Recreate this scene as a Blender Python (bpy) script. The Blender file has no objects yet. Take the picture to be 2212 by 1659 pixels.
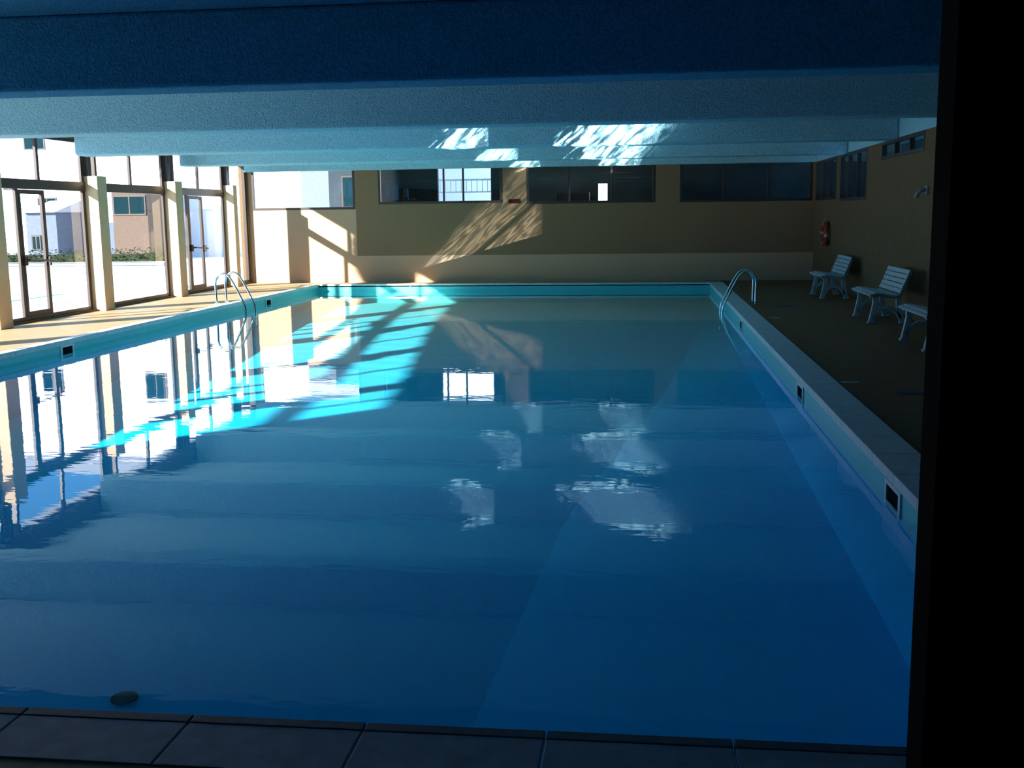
import bpy, bmesh, math, random
from mathutils import Vector, Matrix, noise
random.seed(7)
S=bpy.context.scene
C=bpy.context.collection
try:
    S.view_settings.view_transform='Standard'
    S.view_settings.look='None'
except Exception as e: print(e)

# ------------------------------------------------------------ constants
PL,PR,PN,PF=-7.94,1.57,3.22,25.68
WL,WR,WF=-10.0,4.07,26.71
BZ=2.78; CZ=3.42; WAT=-0.155
SUN=Vector((.9,1,-.54)); REF=Vector((.9,1,.54))

# ------------------------------------------------------------ materials
def mat(name,col,rough=.6,metal=0,noise_amt=0,noise_scale=8,bump=0,bump_scale=80,bump_dist=.01,spec=.5,col2=None):
    m=bpy.data.materials.new(name); m.use_nodes=True
    nt=m.node_tree; b=nt.nodes['Principled BSDF']
    b.inputs['Base Color'].default_value=(*col,1); b.inputs['Roughness'].default_value=rough
    b.inputs['Metallic'].default_value=metal
    b.inputs['Specular IOR Level'].default_value=spec
    tc=nt.nodes.new('ShaderNodeTexCoord')
    if noise_amt or col2:
        n=nt.nodes.new('ShaderNodeTexNoise'); n.inputs['Scale'].default_value=noise_scale; n.inputs['Detail'].default_value=5
        nt.links.new(tc.outputs['Object'],n.inputs['Vector'])
        r=nt.nodes.new('ShaderNodeValToRGB')
        c2=col2 if col2 else tuple(c*(1-noise_amt) for c in col)
        r.color_ramp.elements[0].position=.35; r.color_ramp.elements[1].position=.65
        r.color_ramp.elements[0].color=(*c2,1); r.color_ramp.elements[1].color=(*col,1)
        nt.links.new(n.outputs['Fac'],r.inputs['Fac']); nt.links.new(r.outputs[0],b.inputs['Base Color'])
    if bump:
        n=nt.nodes.new('ShaderNodeTexNoise'); n.inputs['Scale'].default_value=bump_scale; n.inputs['Detail'].default_value=3
        nt.links.new(tc.outputs['Object'],n.inputs['Vector'])
        bp=nt.nodes.new('ShaderNodeBump'); bp.inputs['Strength'].default_value=bump; bp.inputs['Distance'].default_value=bump_dist
        nt.links.new(n.outputs['Fac'],bp.inputs['Height']); nt.links.new(bp.outputs[0],b.inputs['Normal'])
    return m
M={}
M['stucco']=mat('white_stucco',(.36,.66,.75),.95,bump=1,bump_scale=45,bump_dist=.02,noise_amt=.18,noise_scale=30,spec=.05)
M['stucco_shaded']=mat('shaded_stucco',(.10,.48,.72),.95,bump=1,bump_scale=45,bump_dist=.016,noise_amt=.3,noise_scale=30,spec=.03)  # same stucco with the dimness of the near end put into its colour
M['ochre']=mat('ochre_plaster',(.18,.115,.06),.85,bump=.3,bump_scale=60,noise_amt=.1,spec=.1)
M['column']=mat('cream_plaster',(.70,.52,.31),.8,bump=.2,noise_amt=.06)
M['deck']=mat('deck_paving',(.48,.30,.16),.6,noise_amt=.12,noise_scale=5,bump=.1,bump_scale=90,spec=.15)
M['deck_shaded']=mat('shaded_deck_paving',(.26,.14,.075),.7,noise_amt=.15,noise_scale=5,bump=.1,bump_scale=90,spec=.08)  # deck paving on the right, its shade put into the base colour
M['brown']=mat('brown_frame',(.045,.028,.02),.4)
M['black']=mat('black_paint',(.001,.001,.003),.9,spec=.03)
M['coping']=mat('coping_tile',(.68,.78,.80),.5,noise_amt=.15,noise_scale=12)
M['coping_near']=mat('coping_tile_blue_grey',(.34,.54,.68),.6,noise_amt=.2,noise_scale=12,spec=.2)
M['coping_edge']=mat('coping_edge_shaded',(.11,.20,.28),.6,noise_amt=.2,noise_scale=20,spec=.2)  # flat strip coloured with the shade of the tile lip
M['white']=mat('white_plastic',(.75,.78,.78),.4)
M['greywhite']=mat('grey_white_plastic',(.30,.33,.33),.5)
M['benchwhite']=mat('bench_white',(.44,.55,.58),.5,noise_amt=.08,spec=.3)
M['chrome']=mat('chrome',(.75,.78,.8),.12,1)
M['dark']=mat('dark_opening',(.006,.02,.025),.9,spec=0)
M['turq']=mat('turquoise_liner',(.12,.64,.66),.4,noise_amt=.05)
M['red']=mat('red_plastic',(.36,.035,.02),.5,spec=.2)
M['darkred']=mat('dark_red_sign',(.05,.008,.006),.6,spec=.1)
M['blue']=mat('blue_paint',(.03,.08,.2),.7,spec=.1)
M['facade']=mat('white_render',(.88,.88,.9),.9,noise_amt=.03)
M['facade_tan']=mat('tan_render',(.10,.065,.045),.9,noise_amt=.15)
M['facade_grey']=mat('grey_render',(.10,.12,.16),.9,noise_amt=.15)
M['facade_pale']=mat('pale_blue_grey_render',(.14,.18,.21),.9,noise_amt=.2)
M['facade_dark']=mat('dark_blue_grey_render',(.02,.032,.04),.9,noise_amt=.35,noise_scale=.8)
M['terrace']=mat('terrace_paving',(.78,.79,.79),.8,noise_amt=.08,noise_scale=2)
M['lowwall']=mat('low_wall',(.30,.36,.35),.85,noise_amt=.15)
M['leaf']=mat('hedge_leaf',(.03,.045,.02),.8,noise_amt=.6,noise_scale=6,spec=.1)
M['backroom']=mat('backroom_wall',(.12,.16,.14),.8,noise_amt=.3,noise_scale=1.2)
M['wood']=mat('dark_wood',(.03,.035,.03),.6)
M['bark']=mat('added_tree_bark',(.10,.07,.05),.9,noise_amt=.4)
M['outpool']=mat('outdoor_water',(.3,.75,.8),.1)
M['slate']=mat('roof_slate',(.4,.39,.4),.8)

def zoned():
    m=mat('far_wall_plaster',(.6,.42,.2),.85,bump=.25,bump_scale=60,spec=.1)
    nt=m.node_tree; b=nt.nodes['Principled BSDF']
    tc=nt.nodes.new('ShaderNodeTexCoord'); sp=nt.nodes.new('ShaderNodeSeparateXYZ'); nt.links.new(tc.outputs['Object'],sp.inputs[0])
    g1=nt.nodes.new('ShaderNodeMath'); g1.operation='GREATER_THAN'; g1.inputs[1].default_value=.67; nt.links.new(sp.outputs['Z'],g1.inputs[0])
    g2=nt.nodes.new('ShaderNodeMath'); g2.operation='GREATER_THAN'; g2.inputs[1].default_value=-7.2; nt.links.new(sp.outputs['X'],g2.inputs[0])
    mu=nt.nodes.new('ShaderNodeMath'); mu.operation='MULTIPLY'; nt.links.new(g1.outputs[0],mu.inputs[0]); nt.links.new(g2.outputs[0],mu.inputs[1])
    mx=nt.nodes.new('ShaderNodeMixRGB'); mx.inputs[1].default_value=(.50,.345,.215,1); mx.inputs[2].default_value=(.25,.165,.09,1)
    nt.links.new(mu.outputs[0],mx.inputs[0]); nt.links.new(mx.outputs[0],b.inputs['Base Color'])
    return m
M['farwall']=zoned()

def basin_mat():
    m=mat('pool_liner',(.05,.4,.5),.9,spec=0); nt=m.node_tree; b=nt.nodes['Principled BSDF']
    tc=nt.nodes.new('ShaderNodeTexCoord'); sp=nt.nodes.new('ShaderNodeSeparateXYZ'); nt.links.new(tc.outputs['Object'],sp.inputs[0])
    mr=nt.nodes.new('ShaderNodeMapRange'); mr.inputs[1].default_value=3.2; mr.inputs[2].default_value=25.7; nt.links.new(sp.outputs['Y'],mr.inputs[0])
    r=nt.nodes.new('ShaderNodeValToRGB'); r.color_ramp.elements[0].color=(.0,.54,1.0,1); r.color_ramp.elements[1].color=(.16,.72,.70,1)
    e=r.color_ramp.elements.new(.4); e.color=(.01,.60,.96,1)
    nt.links.new(mr.outputs[0],r.inputs[0]); nt.links.new(r.outputs[0],b.inputs['Base Color'])
    return m
M['basin']=basin_mat()

def glass_mat(name,tint=(.93,.97,1),ior=1.45,bump=None):
    m=bpy.data.materials.new(name); m.use_nodes=True; nt=m.node_tree; nt.nodes.clear()
    o=nt.nodes.new('ShaderNodeOutputMaterial'); mx=nt.nodes.new('ShaderNodeMixShader'); t=nt.nodes.new('ShaderNodeBsdfTransparent'); g=nt.nodes.new('ShaderNodeBsdfGlossy'); f=nt.nodes.new('ShaderNodeFresnel')
    t.inputs[0].default_value=(*tint,1); g.inputs['Roughness'].default_value=0.0; g.inputs[0].default_value=(1,1,1,1)
    # thin sheet: same reflectance from both faces
    ge=nt.nodes.new('ShaderNodeNewGeometry'); mr=nt.nodes.new('ShaderNodeMapRange'); mr.inputs[3].default_value=ior; mr.inputs[4].default_value=1/ior
    nt.links.new(ge.outputs['Backfacing'],mr.inputs[0]); nt.links.new(mr.outputs[0],f.inputs[0])
    nt.links.new(f.outputs[0],mx.inputs[0]); nt.links.new(t.outputs[0],mx.inputs[1]); nt.links.new(g.outputs[0],mx.inputs[2]); nt.links.new(mx.outputs[0],o.inputs[0])
    if bump:
        tc=nt.nodes.new('ShaderNodeTexCoord')
        n=nt.nodes.new('ShaderNodeTexNoise'); n.inputs['Scale'].default_value=bump[0]; n.inputs['Detail'].default_value=3
        n2=nt.nodes.new('ShaderNodeTexNoise'); n2.inputs['Scale'].default_value=bump[0]*.25; n2.inputs['Detail'].default_value=1
        mp=nt.nodes.new('ShaderNodeMapping'); mp.inputs['Scale'].default_value=(.6,1.3,1)
        nt.links.new(tc.outputs['Object'],mp.inputs[0]); nt.links.new(mp.outputs[0],n.inputs['Vector']); nt.links.new(tc.outputs['Object'],n2.inputs['Vector'])
        ad=nt.nodes.new('ShaderNodeMath'); ad.operation='MULTIPLY_ADD'; ad.inputs[1].default_value=1.0
        nt.links.new(n2.outputs[0],ad.inputs[0]); nt.links.new(n.outputs[0],ad.inputs[2])
        bp=nt.nodes.new('ShaderNodeBump'); bp.inputs['Strength'].default_value=1; bp.inputs['Distance'].default_value=bump[1]
        nt.links.new(ad.outputs[0],bp.inputs['Height'])
        nt.links.new(bp.outputs[0],g.inputs['Normal'])
    return m
M['glass']=glass_mat('window_glass')
M['water']=glass_mat('pool_water',(.88,.99,1.0),1.33,(3.4,.0010))

# ------------------------------------------------------------ mesh builder
class MB:
    def __init__(s): s.v=[];s.f=[];s.m=[];s.mats=[];s.cur=0
    def mt(s,k):
        if k not in s.mats: s.mats.append(k)
        s.cur=s.mats.index(k); return s
    def add(s,vs,fs):
        o=len(s.v); s.v+= [tuple(x) for x in vs]; s.f+=[tuple(i+o for i in f) for f in fs]; s.m+=[s.cur]*len(fs); return s
    def box(s,x0,x1,y0,y1,z0,z1):
        v=[(x,y,z) for x in(x0,x1) for y in(y0,y1) for z in(z0,z1)]
        return s.add(v,[(0,1,3,2),(4,6,7,5),(0,4,5,1),(2,3,7,6),(0,2,6,4),(1,5,7,3)])
    def quad(s,a,b,c,d): return s.add([a,b,c,d],[(0,1,2,3)])
    def tube(s,pts,r,n=10,closed=False):
        P=[Vector(p) for p in pts]; N=len(P); rings=[]
        up=None
        for i,p in enumerate(P):
            if closed: t=(P[(i+1)%N]-P[i-1]).normalized()
            else: t=(P[min(i+1,N-1)]-P[max(i-1,0)]).normalized()
            if up is None:
                up=Vector((0,0,1)) if abs(t.z)<.9 else Vector((0,1,0))
            a=(up-t*up.dot(t)).normalized(); b=t.cross(a); up=a
            rings.append([p+a*r*math.cos(2*math.pi*k/n)+b*r*math.sin(2*math.pi*k/n) for k in range(n)])
        vs=[v for R in rings for v in R]; fs=[]
        L=N if closed else N-1
        for i in range(L):
            j=(i+1)%N
            for k in range(n): fs.append((i*n+k,i*n+(k+1)%n,j*n+(k+1)%n,j*n+k))
        if not closed:
            fs.append(tuple(range(n-1,-1,-1))); fs.append(tuple((N-1)*n+k for k in range(n)))
        return s.add(vs,fs)
    def strap(s,pts,w,y0,y1):
        P=[Vector((p[0],p[1])) for p in pts]; N=len(P); vs=[]
        for i,p in enumerate(P):
            t=(P[min(i+1,N-1)]-P[max(i-1,0)]).normalized(); n=Vector((-t.y,t.x))*w/2
            for q in(p+n,p-n):
                vs.append((q.x,y0,q.y)); vs.append((q.x,y1,q.y))
        fs=[]
        for i in range(N-1):
            a=i*4;b=a+4
            fs+=[(a,a+1,b+1,b),(a+2,b+2,b+3,a+3),(a,b,b+2,a+2),(a+1,a+3,b+3,b+1)]
        fs+=[(0,2,3,1),((N-1)*4,(N-1)*4+1,(N-1)*4+3,(N-1)*4+2)]
        return s.add(vs,fs)
    def obj(s,name,parent=None,loc=(0,0,0),smooth=False,bevel=0,**kw):
        me=bpy.data.meshes.new(name); me.from_pydata(s.v,[],s.f)
        for k in s.mats: me.materials.append(M[k])
        for p,i in zip(me.polygons,s.m): p.material_index=i; p.use_smooth=smooth
        bm=bmesh.new(); bm.from_mesh(me); bmesh.ops.recalc_face_normals(bm,faces=bm.faces); bm.to_mesh(me); bm.free()
        o=bpy.data.objects.new(name,me); C.objects.link(o); o.location=loc
        if parent: o.parent=parent
        if bevel:
            b=o.modifiers.new('bevel','BEVEL'); b.width=bevel; b.segments=2
        for k,v in kw.items(): o[k]=v
        return o
def B(k): return MB().mt(k)
def empty(name,loc=(0,0,0),**kw):
    o=bpy.data.objects.new(name,None); C.objects.link(o); o.location=loc; o.empty_display_size=.2
    for k,v in kw.items(): o[k]=v
    return o
def smooth_path(pts,n=6):
    P=[Vector(p) for p in pts]; out=[]
    for i in range(len(P)-1):
        p0=P[max(i-1,0)];p1=P[i];p2=P[i+1];p3=P[min(i+2,len(P)-1)]
        for k in range(n):
            t=k/n
            out.append(.5*((2*p1)+(-p0+p2)*t+(2*p0-5*p1+4*p2-p3)*t*t+(-p0+3*p1-3*p2+p3)*t**3))
    out.append(P[-1]); return out
ST='structure'
def copy_tree(o,loc):
    n=o.copy(); C.objects.link(n); n.location=loc
    for c in o.children:
        d=c.copy(); C.objects.link(d); d.parent=n
        for g in c.children:
            h=g.copy(); C.objects.link(h); h.parent=d
    return n

# ------------------------------------------------------------ floor / ceiling
b=B('deck'); t0=-.25
CW=.30
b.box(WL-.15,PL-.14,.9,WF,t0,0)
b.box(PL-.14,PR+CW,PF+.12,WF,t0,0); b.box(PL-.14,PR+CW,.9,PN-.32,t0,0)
b.mt('deck_shaded'); b.box(PR+CW,WR+.1,.9,WF,t0,0)
b.obj('floor',kind=ST,label='tan painted pool deck around the basin',category='floor')
B('black').box(-3.5,2.5,-2.1,.9,-.25,-.001).obj('floor_vestibule',kind=ST,label='dark floor of the entrance lobby',category='floor')
B('stucco').box(WL-.4,8,9.66,31.5,CZ,CZ+.3).mt('stucco_shaded').box(WL-.4,8,-2.3,9.66,CZ,CZ+.3).obj('ceiling',kind=ST,label='white stucco concrete ceiling slab',category='ceiling')

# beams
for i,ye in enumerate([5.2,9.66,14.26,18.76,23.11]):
    B('stucco' if i>1 else 'stucco_shaded').box(WL+.02,WR,ye-.5,ye,BZ,CZ).obj('trim_%d'%(i+1),kind=ST,bevel=.03,label='deep stucco ceiling beam spanning the pool hall',category='ceiling beam')
B('stucco').box(WL+.02,WR,26.45,WF,BZ+.02,CZ).obj('trim_6',kind=ST,label='white stucco edge beam above the end wall windows',category='ceiling beam')

# ------------------------------------------------------------ far wall
T=.22
wins=[(-9.9,-7.21,1.84,[]),(-6.61,-3.47,1.95,[-4.94,-4.45]),(-2.87,.28,1.91,[-1.82,-.77]),(.87,4.0,1.9,[1.92,2.98])]
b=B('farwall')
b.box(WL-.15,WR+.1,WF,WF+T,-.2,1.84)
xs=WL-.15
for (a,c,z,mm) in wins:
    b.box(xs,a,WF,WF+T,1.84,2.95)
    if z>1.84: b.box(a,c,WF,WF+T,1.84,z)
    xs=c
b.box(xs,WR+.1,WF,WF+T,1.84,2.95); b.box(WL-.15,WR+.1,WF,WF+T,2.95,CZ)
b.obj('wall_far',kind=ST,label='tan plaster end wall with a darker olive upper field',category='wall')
wn=0
def framed_x(a,c,z0,z1,y,mull,fw=.06,dep=.08,label='',side='brown'):
    global wn; wn+=1
    w=empty('window_%d'%wn,((a+c)/2,y,z0),kind=ST,label=label,category='window')
    ox,oy,oz=(a+c)/2,y,z0
    f=B(side); 
    f.box(a-ox,c-ox,0,dep,0,fw); f.box(a-ox,c-ox,0,dep,z1-z0-fw,z1-z0)
    f.box(a-ox,a-ox+fw,0,dep,fw,z1-z0-fw); f.box(c-ox-fw,c-ox,0,dep,fw,z1-z0-fw)
    for m_ in mull: f.box(m_-ox-.02,m_-ox+.02,0,dep,fw,z1-z0-fw)
    f.obj('frame',w,bevel=.004)
    h=z1-z0-fw
    B('glass').quad((a-ox+fw,dep/2,fw),(c-ox-fw,dep/2,fw),(c-ox-fw,dep/2,h),(a-ox+fw,dep/2,h)).obj('pane',w)
    return w
def framed_y(a,c,z0,z1,x,mull,fw=.06,dep=.08,label=''):
    global wn
    wn+=1
    oy=(a+c)/2
    w=empty('window_%d'%wn,(x,oy,z0),kind=ST,label=label,category='window')
    f=B('brown')
    f.box(-dep,0,a-oy,c-oy,0,fw); f.box(-dep,0,a-oy,c-oy,z1-z0-fw,z1-z0)
    f.box(-dep,0,a-oy,a-oy+fw,fw,z1-z0-fw); f.box(-dep,0,c-oy-fw,c-oy,fw,z1-z0-fw)
    for m_ in mull: f.box(-dep,0,m_-oy-.02,m_-oy+.02,fw,z1-z0-fw)
    f.obj('frame',w,bevel=.004)
    h=z1-z0-fw
    B('glass').quad((-dep/2,a-oy+fw,fw),(-dep/2,c-oy-fw,fw),(-dep/2,c-oy-fw,h),(-dep/2,a-oy+fw,h)).obj('pane',w)
    return w
for (a,c,z,mm) in wins:
    framed_x(a,c,z,2.95,WF-.01,mm,label='brown-framed clerestory window in the end wall')

# ------------------------------------------------------------ right wall
rw=[(23.85,26.55,1.9,[24.7,25.6]),(20.7,23.37,1.85,[21.6,22.5]),(16.6,19.47,2.5,[17.5,18.5])]
RT=2.80
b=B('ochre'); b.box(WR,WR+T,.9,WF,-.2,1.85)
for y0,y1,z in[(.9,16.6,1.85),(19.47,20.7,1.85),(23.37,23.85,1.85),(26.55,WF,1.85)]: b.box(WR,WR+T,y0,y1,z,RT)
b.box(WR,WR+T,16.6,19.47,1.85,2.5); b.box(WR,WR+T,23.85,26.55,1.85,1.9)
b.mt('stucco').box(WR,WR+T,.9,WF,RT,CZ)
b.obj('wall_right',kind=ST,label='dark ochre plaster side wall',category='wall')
for a,c,z,mm in rw: framed_y(a,c,z,RT,WR+.07,mm,label='dark clerestory window in the ochre side wall')

# spaces behind the windows
b=B('backroom'); b.box(-7.1,-7.0,WF+T,31,0,CZ); 
b.box(-7.0,-5.9,31,31.15,0,CZ); b.box(-4.35,-1.28,31,31.15,0,CZ); b.box(-5.9,-4.35,31,31.15,0,1.2)
b.box(-1.28,-1.02,31,31.15,0,1.0); b.box(-1.28,-1.02,31,31.15,2.5,CZ); b.box(-1.02,8,31,31.15,0,CZ)
b.obj('wall_backroom',kind=ST,label='dim teal wall of the room behind the end wall',category='wall')
B('backroom').box(-7.1,8,WF+T,31.15,-.2,0).obj('floor_backroom',kind=ST,label='dark floor of the adjoining room',category='floor')
B('black').box(7,7.2,-2,31,0,CZ).obj('wall_corridor',kind=ST,label='dark corridor wall beyond the side windows',category='wall')
for (x0,x1,z1) in[(-2.4,-1.5,2.25)]:
    e=empty('cabinet',((x0+x1)/2,30.6,0),label='dark wooden cabinet in the adjoining room',category='cabinet')
    w=(x1-x0)/2
    B('wood').box(-w,w,-.3,.3,0,z1).obj('body',e,bevel=.01)
    B('wood').box(-w+.02,-.01,-.33,-.3,.1,z1-.04).obj('door',e,bevel=.005)
    B('wood').box(.01,w-.02,-.33,-.3,.1,z1-.04).obj('door',e,bevel=.005)
e=empty('railing',(-5.1,32.2,-.02),label='white metal balcony railing outside the adjoining room',category='railing')
b=B('white')
b.tube([(-1.3,0,2.72),(1.3,0,2.72)],.03,8); b.tube([(-1.3,0,2.36),(1.3,0,2.36)],.02,8)
b.obj('rail',e)
b=B('white')
for i in range(17): b.tube([(-1.28+i*.16,0,2.36),(-1.28+i*.16,0,2.72)],.014,6)
b.tube([(-1.3,0,0),(-1.3,0,2.72)],.03,8); b.tube([(1.3,0,0),(1.3,0,2.72)],.03,8)
b.obj('balusters',e)

# ------------------------------------------------------------ left wall: columns, glazed bays
cols=[6.75,8.75,12.05,15.35,18.65,21.95,25.2]; CL=.35
b=B('ochre'); b.box(WL-.2,WL,.9,cols[0],-.2,CZ); b.box(WL-.2,WL+.02,cols[0],WF,3.08,CZ); b.box(WL-.2,WL+.02,cols[0],WF,-.2,.03)
b.box(WL-.2,WL,26.62,WF,.03,3.08)
b.obj('wall_left',kind=ST,label='ochre side wall and lintel above the glazed bays',category='wall')
B('facade').box(WL-.45,WL-.2,.9,WF,3.1,CZ+.2).obj('trim_7',kind=ST,label='short white roof eave outside the glazing',category='eave')
for i,y in enumerate(cols):
    e=empty('trim_%d'%(8+i),(WL,y,0),kind=ST,label='square cream plaster pillar between glazed bays',category='pillar')
    cl=CL if i<6 else .24
    B('column').box(-.1,.2,0,cl,0,2.44).obj('shaft',e,bevel=.012)
    B('brown').box(-.08,.04,.03,.12,2.44,3.08).box(-.08,.04,cl-.10,cl-.03,2.44,3.08).obj('post',e)
bays=[(cols[i]+CL,cols[i+1]) for i in range(6)]
dn=0
for i,(a,c) in enumerate(bays):
    h=3.08; oy=(a+c)/2; hw=(c-a)/2; X0=-.10; X1=-.05
    isdoor=(i%2==1)
    if isdoor:
        dn+=1; e=empty('door_%d'%dn,(WL,oy,0),kind=ST,label='brown-framed glazed terrace door with push bar',category='door')
    else:
        wn+=1; e=empty('window_%d'%wn,(WL,oy,0),kind=ST,label='tall brown-framed window onto the terrace',category='window')
    f=B('brown')
    f.box(X0,X1,-hw,hw,.03,.09); f.box(X0,X1,-hw,hw,h-.06,h); f.box(X0-.02,X1+.02,-hw,hw,2.17,2.33)
    f.box(X0,X1,-hw,-hw+.08,.09,h-.06); f.box(X0,X1,hw-.08,hw,.09,h-.06)
    f.box(X0,X1,-.035,.035,2.33,h-.06)
    if isdoor: f.box(X0,X1,-hw+.75,-hw+.82,.09,2.17)
    f.obj('frame',e,bevel=.004)
    g=B('glass')
    gx=-.075
    def q(y0,y1,z0,z1): g.quad((gx,y0,z0),(gx,y1,z0),(gx,y1,z1),(gx,y0,z1))
    q(-hw+.08,-.035,2.33,h-.06); q(.035,hw-.08,2.33,h-.06)
    if isdoor:
        q(-hw+.08,-hw+.75,.09,2.17); q(-hw+1.62,hw-.08,.09,2.17)
    else: q(-hw+.08,hw-.08,.09,2.17)
    g.obj('pane',e)
    if isdoor:
        l0,l1=-hw+.83,-hw+1.60
        d=B('brown').box(X0,X1,l0,l0+.06,.09,2.16).box(X0,X1,l1-.09,l1,.09,2.16).box(X0,X1,l0+.06,l1-.09,.09,.17).box(X0,X1,l0+.06,l1-.09,2.09,2.16).obj('door_leaf',e,bevel=.004)
        B('glass').quad((gx,l0+.06,.17),(gx,l1-.09,.17),(gx,l1-.09,2.09),(gx,l0+.06,2.09)).obj('pane',d)
        hb=B('brown').tube([(-.05,l0+.03,1.0),(.05,l0+.05,1.02),(.05,l1-.05,.98),(-.05,l1-.03,.98)],.018,8)
        hb.box(-.05,.0,l0+.0,l0+.05,.93,1.08); hb.box(-.05,.0,l1-.06,l1-.01,.9,1.05)
        hb.obj('push_bar',d,label='dark metal push bar')
framed_y(cols[-1]+.24,26.62,.03,3.08,WL-.02,[],label='narrow brown-framed side light in the corner')

# ------------------------------------------------------------ front wall with the doorway / vestibule
b=B('black'); b.box(.2455,WR+.1,.9,.94,0,CZ); b.box(WL-.2,-1.5,.9,.94,0,CZ); b.box(-1.5,.2455,.9,.94,2.15,CZ)
b.obj('wall_front',kind=ST,label='black wall beside the viewing doorway',category='wall')
B('black').box(.2415,.2455,.9,.95,0,2.15).box(-1.5,.2455,.9,.95,2.13,2.15).box(-1.5,-1.48,.9,.95,0,2.15).obj('trim_20',kind=ST,label='black metal jamb around the doorway',category='door jamb')
B('black').box(-3.5,2.5,-2.2,-2.1,0,CZ).obj('wall_lobby_back',kind=ST,label='dark rear wall of lobby',category='wall')
B('black').box(-3.6,-3.5,-2.2,.85,0,CZ).obj('wall_lobby_left',kind=ST,label='dark side wall of lobby',category='wall')
B('black').box(2.5,2.6,-2.2,.85,0,CZ).obj('wall_lobby_right',kind=ST,label='dark side wall of lobby',category='wall')

# ------------------------------------------------------------ pool
pool=empty('swimming_pool',(0,0,0),label='large rectangular indoor pool with turquoise liner and calm water',category='swimming pool')
b=B('turq')
def ring(mb,x0,x1,y0,y1,z0,z1):
    mb.quad((x0,y0,z0),(x0,y1,z0),(x0,y1,z1),(x0,y0,z1)); mb.quad((x1,y0,z0),(x1,y1,z0),(x1,y1,z1),(x1,y0,z1))
    mb.quad((x0,y0,z0),(x1,y0,z0),(x1,y0,z1),(x0,y0,z1)); mb.quad((x0,y1,z0),(x1,y1,z0),(x1,y1,z1),(x0,y1,z1))
ring(b,PL,PR,PN,PF,-.24,-.02)
x0,x1,y0,y1=PL,PR,PN,PF
b.mt('basin'); ring(b,x0,x1,y0,y1,-.40,-.24)
def bz(y): return -1.10+ (y-PN)*.0295
fold=[(-1.1,y0),(-1.02,5.9),(-.74,10.1),(.42,17.0),(x1-.01,24.0)]
FD=.40
N=40
def fx(y):
    for (xa,ya),(xb,yb) in zip(fold,fold[1:]):
        if ya<=y<=yb: return xa+(xb-xa)*(y-ya)/(yb-ya)
    return x1-.01
def fd(y): return FD*max(0,min(1,(22.5-y)/6))
for i in range(N):
    ya=y0+(y1-y0)*i/N; yb=y0+(y1-y0)*(i+1)/N
    za,zb=bz(ya),bz(yb)
    fa,fb=fx(ya),fx(yb)
    b.quad((x0,ya,za),(fa,ya,za-fd(ya)),(fb,yb,zb-fd(yb)),(x0,yb,zb))
    b.quad((fa,ya,za-fd(ya)),(x1,ya,za),(x1,yb,zb),(fb,yb,zb-fd(yb)))
    b.quad((x0,ya,za),(x0,yb,zb),(x0,yb,-.4),(x0,ya,-.4))
    b.quad((x1,ya,za),(x1,yb,zb),(x1,yb,-.4),(x1,ya,-.4))
b.quad((x0,y0,-1.6),(x1,y0,-1.6),(x1,y0,-.4),(x0,y0,-.4)); b.quad((x0,y1,-1.3),(x1,y1,-1.3),(x1,y1,-.4),(x0,y1,-.4))
b.obj('basin',pool)
B('water').quad((x0,y0,WAT),(x1,y0,WAT),(x1,y1,WAT),(x0,y1,WAT)).obj('water',pool,label='calm clear blue water')
b=B('coping'); gp=.006
TW=.592
n=int((PF-PN)/TW)
for i in range(n+1):
    a=PN+i*TW; c=min(a+TW-gp,PF)
    b.box(PR-.01,PR+CW,a,c,-.05,.02)
    b.box(PL-.14,PL+.01,a,c,-.05,.02)
xx=-2.08-TW*10
while xx<PR+CW:
    a=max(xx+gp,PL-.14); c=min(xx+TW,PR+CW)
    if c>a:
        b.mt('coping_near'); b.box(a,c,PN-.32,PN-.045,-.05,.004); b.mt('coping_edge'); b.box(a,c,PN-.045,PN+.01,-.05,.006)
        b.mt('coping'); b.box(a,c,PF,PF+.12,-.05,.02)
    xx+=TW
b.obj('coping',pool,bevel=.004,label='pale stone coping slabs')
def skim(side,y0_,y1_):
    X=PL if side<0 else PR; s=1 if side<0 else -1
    e=B('white')
    f0,f1=y0_,y1_; z0_,z1_=-.21,-.05; d0=X; d1=X+s*.014
    a_,b_=min(d0,d1),max(d0,d1); w=.028
    e.box(a_,b_,f0,f1,z0_,z0_+w); e.box(a_,b_,f0,f1,z1_-w,z1_); e.box(a_,b_,f0,f0+w+.02,z0_+w,z1_-w); e.box(a_,b_,f1-w-.02,f1,z0_+w,z1_-w)
    o=e.obj('skimmer',pool,label='white-framed skimmer opening')
    d1=X+s*.005; a_,b_=min(d0,d1),max(d0,d1)
    B('dark').box(a_,b_,f0+w+.02,f1-w-.02,z0_+w,z1_-w).obj('opening',o)
for yy in(13.75,21.9): skim(-1,yy,yy+.36)
for yy in(17.2,10.6,6.55): skim(1,yy,yy+.42)
dx_,dy_=-3.18,5.93
dz=bz(dy_)-FD*(dx_-x0)/(fx(dy_)-x0)
b=B('black'); n=24
def disc(mb,cx,cy,z,r):
    vs=[(cx,cy,z)]+[(cx+r*math.cos(2*math.pi*k/n),cy+r*math.sin(2*math.pi*k/n),z) for k in range(n)]
    mb.add(vs,[(0,k+1,(k+1)%n+1) for k in range(n)])
disc(b,dx_,dy_,dz+.014,.072)
b.tube([(dx_+.074*math.cos(2*math.pi*k/n),dy_+.074*math.sin(2*math.pi*k/n),dz+.014) for k in range(n)],.010,8,True)
b.obj('drain',pool,label='round dark bottom drain')

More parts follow.
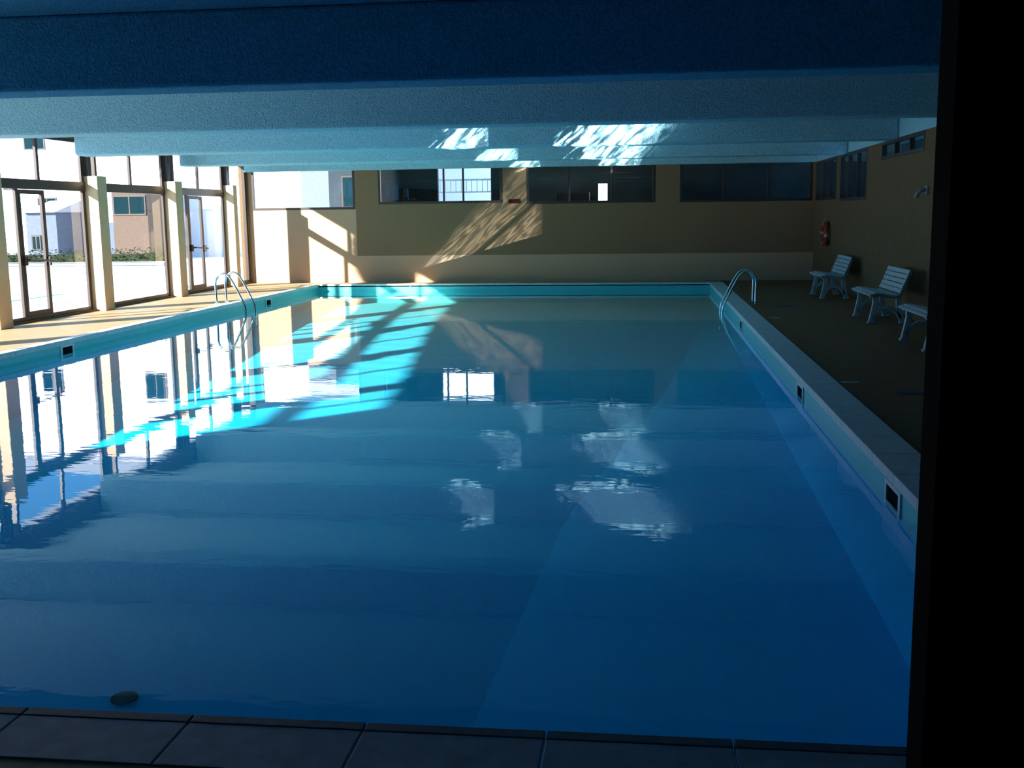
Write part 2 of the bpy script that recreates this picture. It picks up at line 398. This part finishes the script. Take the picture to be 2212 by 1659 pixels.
# ------------------------------------------------------------ ladders
def ladder(x,y,s,label):
    e=empty('pool_ladder',(x,y,0),label=label,category='pool ladder')
    prof=[(0,.0),(0,.22),(0,.42),(.05,.54),(.14,.595),(.24,.57),(.33,.46),(.43,.27),(.52,.08),(.57,-.04),(.585,-.2),(.585,-.35),(.585,-.5)]
    for dy in(0,.5):
        p=smooth_path([(s*a,dy,z) for a,z in prof],5)
        B('chrome').tube(p,.022,12).obj('rail',e,smooth=True)
        B('chrome').tube([(0,dy,0),(0,dy,.02)],.05,16).obj('flange',e)
    for z in(-.28,-.46):
        B('chrome').box(min(s*.55,s*.63),max(s*.55,s*.63),.0,.5,z-.012,z+.012).obj('step',e)
    return e
ladder(-8.22,19.97,1,'chrome pool ladder on the sunlit tan deck')
ladder(2.01,19.62,-1,'chrome pool ladder beside the dim deck near benches')

# ------------------------------------------------------------ benches
def bench():
    e=empty('bench',(0,0,0)); L=1.4
    for yy in(.10,L-.17):
        f=B('benchwhite')
        f.strap([(0,.40),(.06,.425),(.14,.42),(.25,.40),(.36,.385),(.42,.40)],.05,yy,yy+.07)
        f.strap([(.40,.38),(.46,.46),(.50,.58),(.53,.68),(.56,.76)],.05,yy,yy+.07)
        f.strap([(.07,.41),(.085,.32),(.065,.2),(.045,.1),(.03,.02)],.07,yy,yy+.07)
        f.strap([(.41,.38),(.415,.28),(.43,.17),(.455,.08),(.48,.02)],.07,yy,yy+.07)
        f.strap([(.06,.08),(.12,.18),(.2,.23),(.3,.23),(.38,.18),(.45,.08)],.05,yy,yy+.07)
        f.box(-.02,.08,yy-.01,yy+.08,0,.03); f.box(.43,.54,yy-.01,yy+.08,0,.03)
        f.obj('side_frame',e,bevel=.004)
    def slat(cx,cz,ang,nm,w=.06):
        d=Vector((math.cos(ang),math.sin(ang)))*w/2; 
        B('benchwhite').strap([(cx-d.x,cz-d.y),(cx+d.x,cz+d.y)],.024,0,L).obj(nm,e,bevel=.004)
    for cx,cz,an in[(.0,.43,.35),(.075,.452,.05),(.15,.446,-.1),(.225,.432,-.18),(.30,.418,-.15),(.375,.42,.2)]:
        slat(cx,cz,an,'seat_slat')
    for cx,cz in[(.425,.49),(.453,.555),(.481,.625),(.507,.695),(.533,.765)]:
        slat(cx-.01,cz-.01,1.2,'back_slat',.062)
    return e
bn=bench(); bn.location=(3.31,16.15,0)
b2=copy_tree(bn,(3.35,20.8,0)); b3=copy_tree(bn,(3.28,12.85,0))
for o,l in((bn,'white slatted bench against the ochre wall, middle of three'),(b2,'white slatted bench on the deck below the lifebuoy'),(b3,'white slatted bench partly hidden by the black door frame')):
    o['label']=l;o['category']='bench';o['group']='white slatted benches along the wall'

# ------------------------------------------------------------ lifebuoy
e=empty('lifebuoy',(WR-.02,24.6,1.15),label='red lifebuoy with white bands hung on the ochre wall',category='lifebuoy')
n=48;R_=.22;r_=.06
b=MB(); b.mt('red')
vs=[];fs=[]
mm=14
for i in range(n):
    for k in range(mm):
        a=2*math.pi*i/n; c=2*math.pi*k/mm
        rr=R_+r_*math.cos(c); vs.append((-.07+r_*math.sin(c)*.9,rr*math.cos(a),rr*math.sin(a)))
for i in range(n):
    for k in range(mm):
        fs.append((i*mm+k,i*mm+(k+1)%mm,((i+1)%n)*mm+(k+1)%mm,((i+1)%n)*mm+k))
b.add(vs,fs); b.mt('greywhite'); wi=b.cur
for idx in range(len(fs)):
    i=idx//mm
    if (i%12) in(0,1): b.m[idx]=wi
b.obj('ring',e,smooth=True)
B('greywhite').tube([(-.07,(.285+.015*math.cos(8*2*math.pi*i/64))*math.cos(2*math.pi*i/64),(.285+.015*math.cos(8*2*math.pi*i/64))*math.sin(2*math.pi*i/64)) for i in range(64)],.006,6,True).obj('rope',e,smooth=True)
B('chrome').tube(smooth_path([(0.015,0,.38),(-.06,0,.36),(-.10,0,.29),(-.13,0,.33)],4),.01,8).obj('hook',e,smooth=True)
e=empty('wall_lamp',(WR,16.3,1.93),label='small white wall spotlight on the ochre wall',category='wall lamp')
B('greywhite').box(-.03,0,-.06,.06,-.06,.06).obj('base',e,bevel=.005)
B('greywhite').tube([(-.03,0,0),(-.10,0,0),(-.14,0,-.05),(-.17,0,-.11)],.03,12).obj('lamp_head',e,smooth=True)
B('darkred').box(-.15,.15,-.015,0,-.05,.05).obj('sign',None,(-3.17,WF,1.98),bevel=.003,label='small dark red plate on the end wall between windows',category='sign')
for (x,y,w,l,k,lb) in[(2.51,19.2,.30,.14,'blue','small blue marker plate on the deck'),(2.42,9.97,.22,.12,'blue','small blue marker plate on the deck'),(2.0,10.6,.16,.05,'white','small white cover plate on the deck'),(2.05,17.1,.16,.06,'white','small white cover plate on the deck')]:
    B(k).box(-w/2,w/2,-l/2,l/2,0,.006).obj('cover_plate',None,(x,y,0),label=lb,category='cover plate',group='cover plates on the deck')

# ------------------------------------------------------------ outdoors
B('terrace').box(-60,WL-.2,-20,70,-.3,-.02).box(WL-.2,30,31.2,70,-.3,-.02).obj('ground',kind=ST,label='pale bright terrace paving outside',category='ground')
B('outpool').box(-24,-13.2,19.0,23.2,-.02,.0).obj('outdoor_pool',None,label='bright turquoise outdoor pool in the terrace',category='outdoor pool')
B('lowwall').box(-13,0,-.15,.15,0,.6).box(-13.0,0,-.19,.19,.6,.65).obj('garden_wall',None,(-11.3,24.6,-.02),label='low pale garden wall below the hedge',category='garden wall')
def leaves(b,cx,cy,cz,rx,ry,rz,n,s0,s1,shape='box'):
    for i in range(n):
        if shape=='box': p=Vector((cx+random.uniform(-rx,rx),cy+random.gauss(0,ry),cz+random.uniform(0.04,rz)*(.7+.3*math.sin(i))))
        else:
            while True:
                q_=Vector((random.uniform(-1,1),random.uniform(-1,1),random.uniform(-1,1)))
                if q_.length<1: break
            p=Vector((cx+q_.x*rx,cy+q_.y*ry,cz+q_.z*rz))
        a=random.random()*6.28; t=random.uniform(-1,1); s_=random.uniform(s0,s1)
        u=Vector((math.cos(a),math.sin(a),t*.5)).normalized()*s_; v=u.cross(Vector((random.random()-.5,random.random()-.5,1))).normalized()*s_*.6
        b.quad(p-u,p-v,p+u,p+v)
b=B('leaf')
leaves(b,-6.5,0,0,6.5,.13,.34,6500,.02,.05)
b.box(-13,0,-.10,.10,0,.18)
b.obj('hedge',None,(-11.3,24.6,.66),kind='stuff',label='low clipped green hedge on the garden wall',category='hedge')
# evergreen added on the terrace, out of view, to shade a door
e=empty('added_tree',(-14.35,18.0,-.02),label='small evergreen added out of view to shade a terrace door',category='added_tree')
B('bark').tube(smooth_path([(0,0,0),(.05,.03,1.5),(-.03,0,3),(0,0,5.6)],4),.09,10).obj('added_tree_trunk',e,smooth=True)
b=B('leaf'); leaves(b,0,0,5.3,.62,.62,.95,5000,.06,.13,'ball'); b.obj('added_tree_foliage',e,kind='stuff')
def building(name,x0,x1,y0,y1,h,k,wins_,label,roof=1.8):
    e=empty(name,((x0+x1)/2,y0,-.02),label=label,category='building')
    ox=(x0+x1)/2
    B(k).box(x0-ox,x1-ox,0,y1-y0,0,h).obj('body',e)
    B('slate').add([(x0-ox-.05,-.2,h),(x1-ox+.05,-.2,h),(x1-ox+.05,y1-y0+.2,h),(x0-ox-.05,y1-y0+.2,h),(x0-ox-.05,(y1-y0)/2,h+roof),(x1-ox+.05,(y1-y0)/2,h+roof)],[(0,1,5,4),(2,3,4,5),(0,4,3),(1,2,5),(0,3,2,1)]).obj('roof',e)
    for (xc,zc,w,hh) in wins_:
        f=B('brown').box(xc-ox-w/2,xc-ox+w/2,-.05,-.0,zc-hh/2,zc+hh/2)
        o=f.obj('window',e)
        B('dark').box(xc-ox-w/2+.06,xc-ox-.03,-.06,-.05,zc-hh/2+.06,zc+hh/2-.06).box(xc-ox+.03,xc-ox+w/2-.06,-.06,-.05,zc-hh/2+.06,zc+hh/2-.06).obj('pane',o)
    return e
building('building',-48,-6.5,46,54,9,'facade',[(-26.6,2.2,.9,1.0),(-28.4,3.3,.5,.5),(-29.6,1.0,.6,1.0),(-31,5.4,1,1.2),(-27,5.4,1,1.2),(-22,5.6,1,1.2),(-34,2.4,1,1.2),(-18,6,1,1.2)],'bright white rendered building across the terrace')
building('building',-21.5,-20.0,42,45.5,2.9,'facade_tan',[(-20.75,2.25,1.4,.8)],'small brown outbuilding with dark balcony opening',roof=.3)
building('building',-24.7,-23.4,41,45,2.0,'facade_grey',[(-24.3,.8,.4,.6)],'low grey shed against the white building',roof=.5)
building('building',-13.2,-11.9,41,44,4.5,'facade_pale',[],'pale blue-grey house behind the end wall')
building('building',-11.8,-9.5,40,44,4.5,'facade_dark',[(-10.8,2.6,1.0,1.2)],'dark blue-grey house behind the end wall')
building('building',-6,30,46,54,9,'facade',[(0,5,1,1.2),(-3,5,1,1.2)],'white rendered block behind the adjoining room')

# ------------------------------------------------------------ lights
def sunl(name,d,strength,ang,col):
    l=bpy.data.lights.new(name,'SUN'); l.energy=strength; l.angle=math.radians(ang); l.color=col
    o=bpy.data.objects.new(name,l); C.objects.link(o); o.rotation_euler=d.to_track_quat('-Z','Y').to_euler(); o.location=(-20,-10,20)
sunl('sun_light',SUN,23,.8,(1,.95,.88))
w=bpy.data.worlds.new('world'); S.world=w; w.use_nodes=True
bg=w.node_tree.nodes['Background']; bg.inputs[0].default_value=(.15,.48,1.0,1); bg.inputs[1].default_value=2.0

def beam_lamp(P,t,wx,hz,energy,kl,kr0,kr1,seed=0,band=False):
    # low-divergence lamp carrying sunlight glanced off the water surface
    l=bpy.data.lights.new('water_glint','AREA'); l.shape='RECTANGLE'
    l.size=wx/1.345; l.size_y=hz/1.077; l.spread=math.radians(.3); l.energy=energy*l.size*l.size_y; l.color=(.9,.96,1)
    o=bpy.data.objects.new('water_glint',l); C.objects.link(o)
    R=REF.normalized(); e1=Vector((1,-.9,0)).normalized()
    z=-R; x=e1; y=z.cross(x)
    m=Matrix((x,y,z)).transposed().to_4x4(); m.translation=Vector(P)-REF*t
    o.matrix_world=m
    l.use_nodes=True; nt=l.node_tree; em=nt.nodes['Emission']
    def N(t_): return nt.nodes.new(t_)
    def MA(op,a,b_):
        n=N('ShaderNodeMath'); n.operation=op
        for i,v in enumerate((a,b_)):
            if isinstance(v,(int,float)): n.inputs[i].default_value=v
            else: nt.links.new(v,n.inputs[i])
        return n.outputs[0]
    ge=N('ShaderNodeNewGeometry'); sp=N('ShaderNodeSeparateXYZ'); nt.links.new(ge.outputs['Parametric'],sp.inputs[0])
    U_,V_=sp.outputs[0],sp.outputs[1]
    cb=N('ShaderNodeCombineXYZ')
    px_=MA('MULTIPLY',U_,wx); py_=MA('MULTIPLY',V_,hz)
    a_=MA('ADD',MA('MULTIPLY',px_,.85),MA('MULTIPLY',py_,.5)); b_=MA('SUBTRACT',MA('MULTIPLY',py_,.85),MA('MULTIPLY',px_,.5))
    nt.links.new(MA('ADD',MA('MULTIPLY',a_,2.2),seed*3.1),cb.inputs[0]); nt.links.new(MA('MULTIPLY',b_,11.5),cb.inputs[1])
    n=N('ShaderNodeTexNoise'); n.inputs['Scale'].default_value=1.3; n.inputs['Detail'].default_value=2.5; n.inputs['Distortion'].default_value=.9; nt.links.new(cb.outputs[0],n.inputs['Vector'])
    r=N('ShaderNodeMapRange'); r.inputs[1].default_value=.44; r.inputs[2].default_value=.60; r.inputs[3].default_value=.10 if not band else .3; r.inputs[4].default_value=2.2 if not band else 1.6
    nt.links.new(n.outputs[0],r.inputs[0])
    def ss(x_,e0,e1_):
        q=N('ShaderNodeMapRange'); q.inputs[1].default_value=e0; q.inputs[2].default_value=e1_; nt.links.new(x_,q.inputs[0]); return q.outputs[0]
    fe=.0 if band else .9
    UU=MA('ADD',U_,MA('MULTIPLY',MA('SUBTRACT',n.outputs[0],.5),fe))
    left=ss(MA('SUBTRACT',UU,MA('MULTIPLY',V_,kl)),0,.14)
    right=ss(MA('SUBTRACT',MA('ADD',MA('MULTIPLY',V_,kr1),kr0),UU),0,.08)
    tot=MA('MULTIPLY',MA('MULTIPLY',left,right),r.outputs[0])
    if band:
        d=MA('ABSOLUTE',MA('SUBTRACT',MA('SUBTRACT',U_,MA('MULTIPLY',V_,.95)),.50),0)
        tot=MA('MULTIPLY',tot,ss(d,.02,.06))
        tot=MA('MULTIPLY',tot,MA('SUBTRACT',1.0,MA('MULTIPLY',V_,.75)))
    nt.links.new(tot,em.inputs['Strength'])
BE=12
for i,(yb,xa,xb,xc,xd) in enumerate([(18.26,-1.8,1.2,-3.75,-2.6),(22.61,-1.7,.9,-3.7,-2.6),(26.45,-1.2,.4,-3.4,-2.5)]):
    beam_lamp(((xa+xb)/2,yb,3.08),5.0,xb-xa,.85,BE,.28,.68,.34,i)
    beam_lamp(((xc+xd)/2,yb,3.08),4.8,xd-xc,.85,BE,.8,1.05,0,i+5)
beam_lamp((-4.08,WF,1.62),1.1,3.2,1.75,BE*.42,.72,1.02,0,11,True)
l=bpy.data.lights.new('backroom_fill','AREA'); l.size=2; l.energy=10; l.color=(.9,.95,1); o=bpy.data.objects.new('backroom_fill',l); C.objects.link(o); o.location=(-2,29,3.38)  # fill light added to brighten the adjoining room, no fixture there

# ------------------------------------------------------------ camera
f,yaw,pit,rol=2315.06,.1225,.1565,.0128
cy,sy=math.cos(yaw),math.sin(yaw)
fxv=Vector((-sy,cy,0)); r=Vector((cy,sy,0)); u=Vector((0,0,1))
F=fxv*math.cos(pit)-u*math.sin(pit); U=fxv*math.sin(pit)+u*math.cos(pit)
c,s=math.cos(rol),math.sin(rol)
Rc=r*c-U*s; Uc=r*s+U*c
cam=bpy.data.cameras.new('camera'); co=bpy.data.objects.new('camera',cam); C.objects.link(co)
m=Matrix((Rc,Uc,-F)).transposed().to_4x4(); m.translation=(0,0,1.65); co.matrix_world=m
cam.sensor_width=36; cam.lens=f/2212*36; cam.clip_start=.02; cam.clip_end=300
S.camera=co
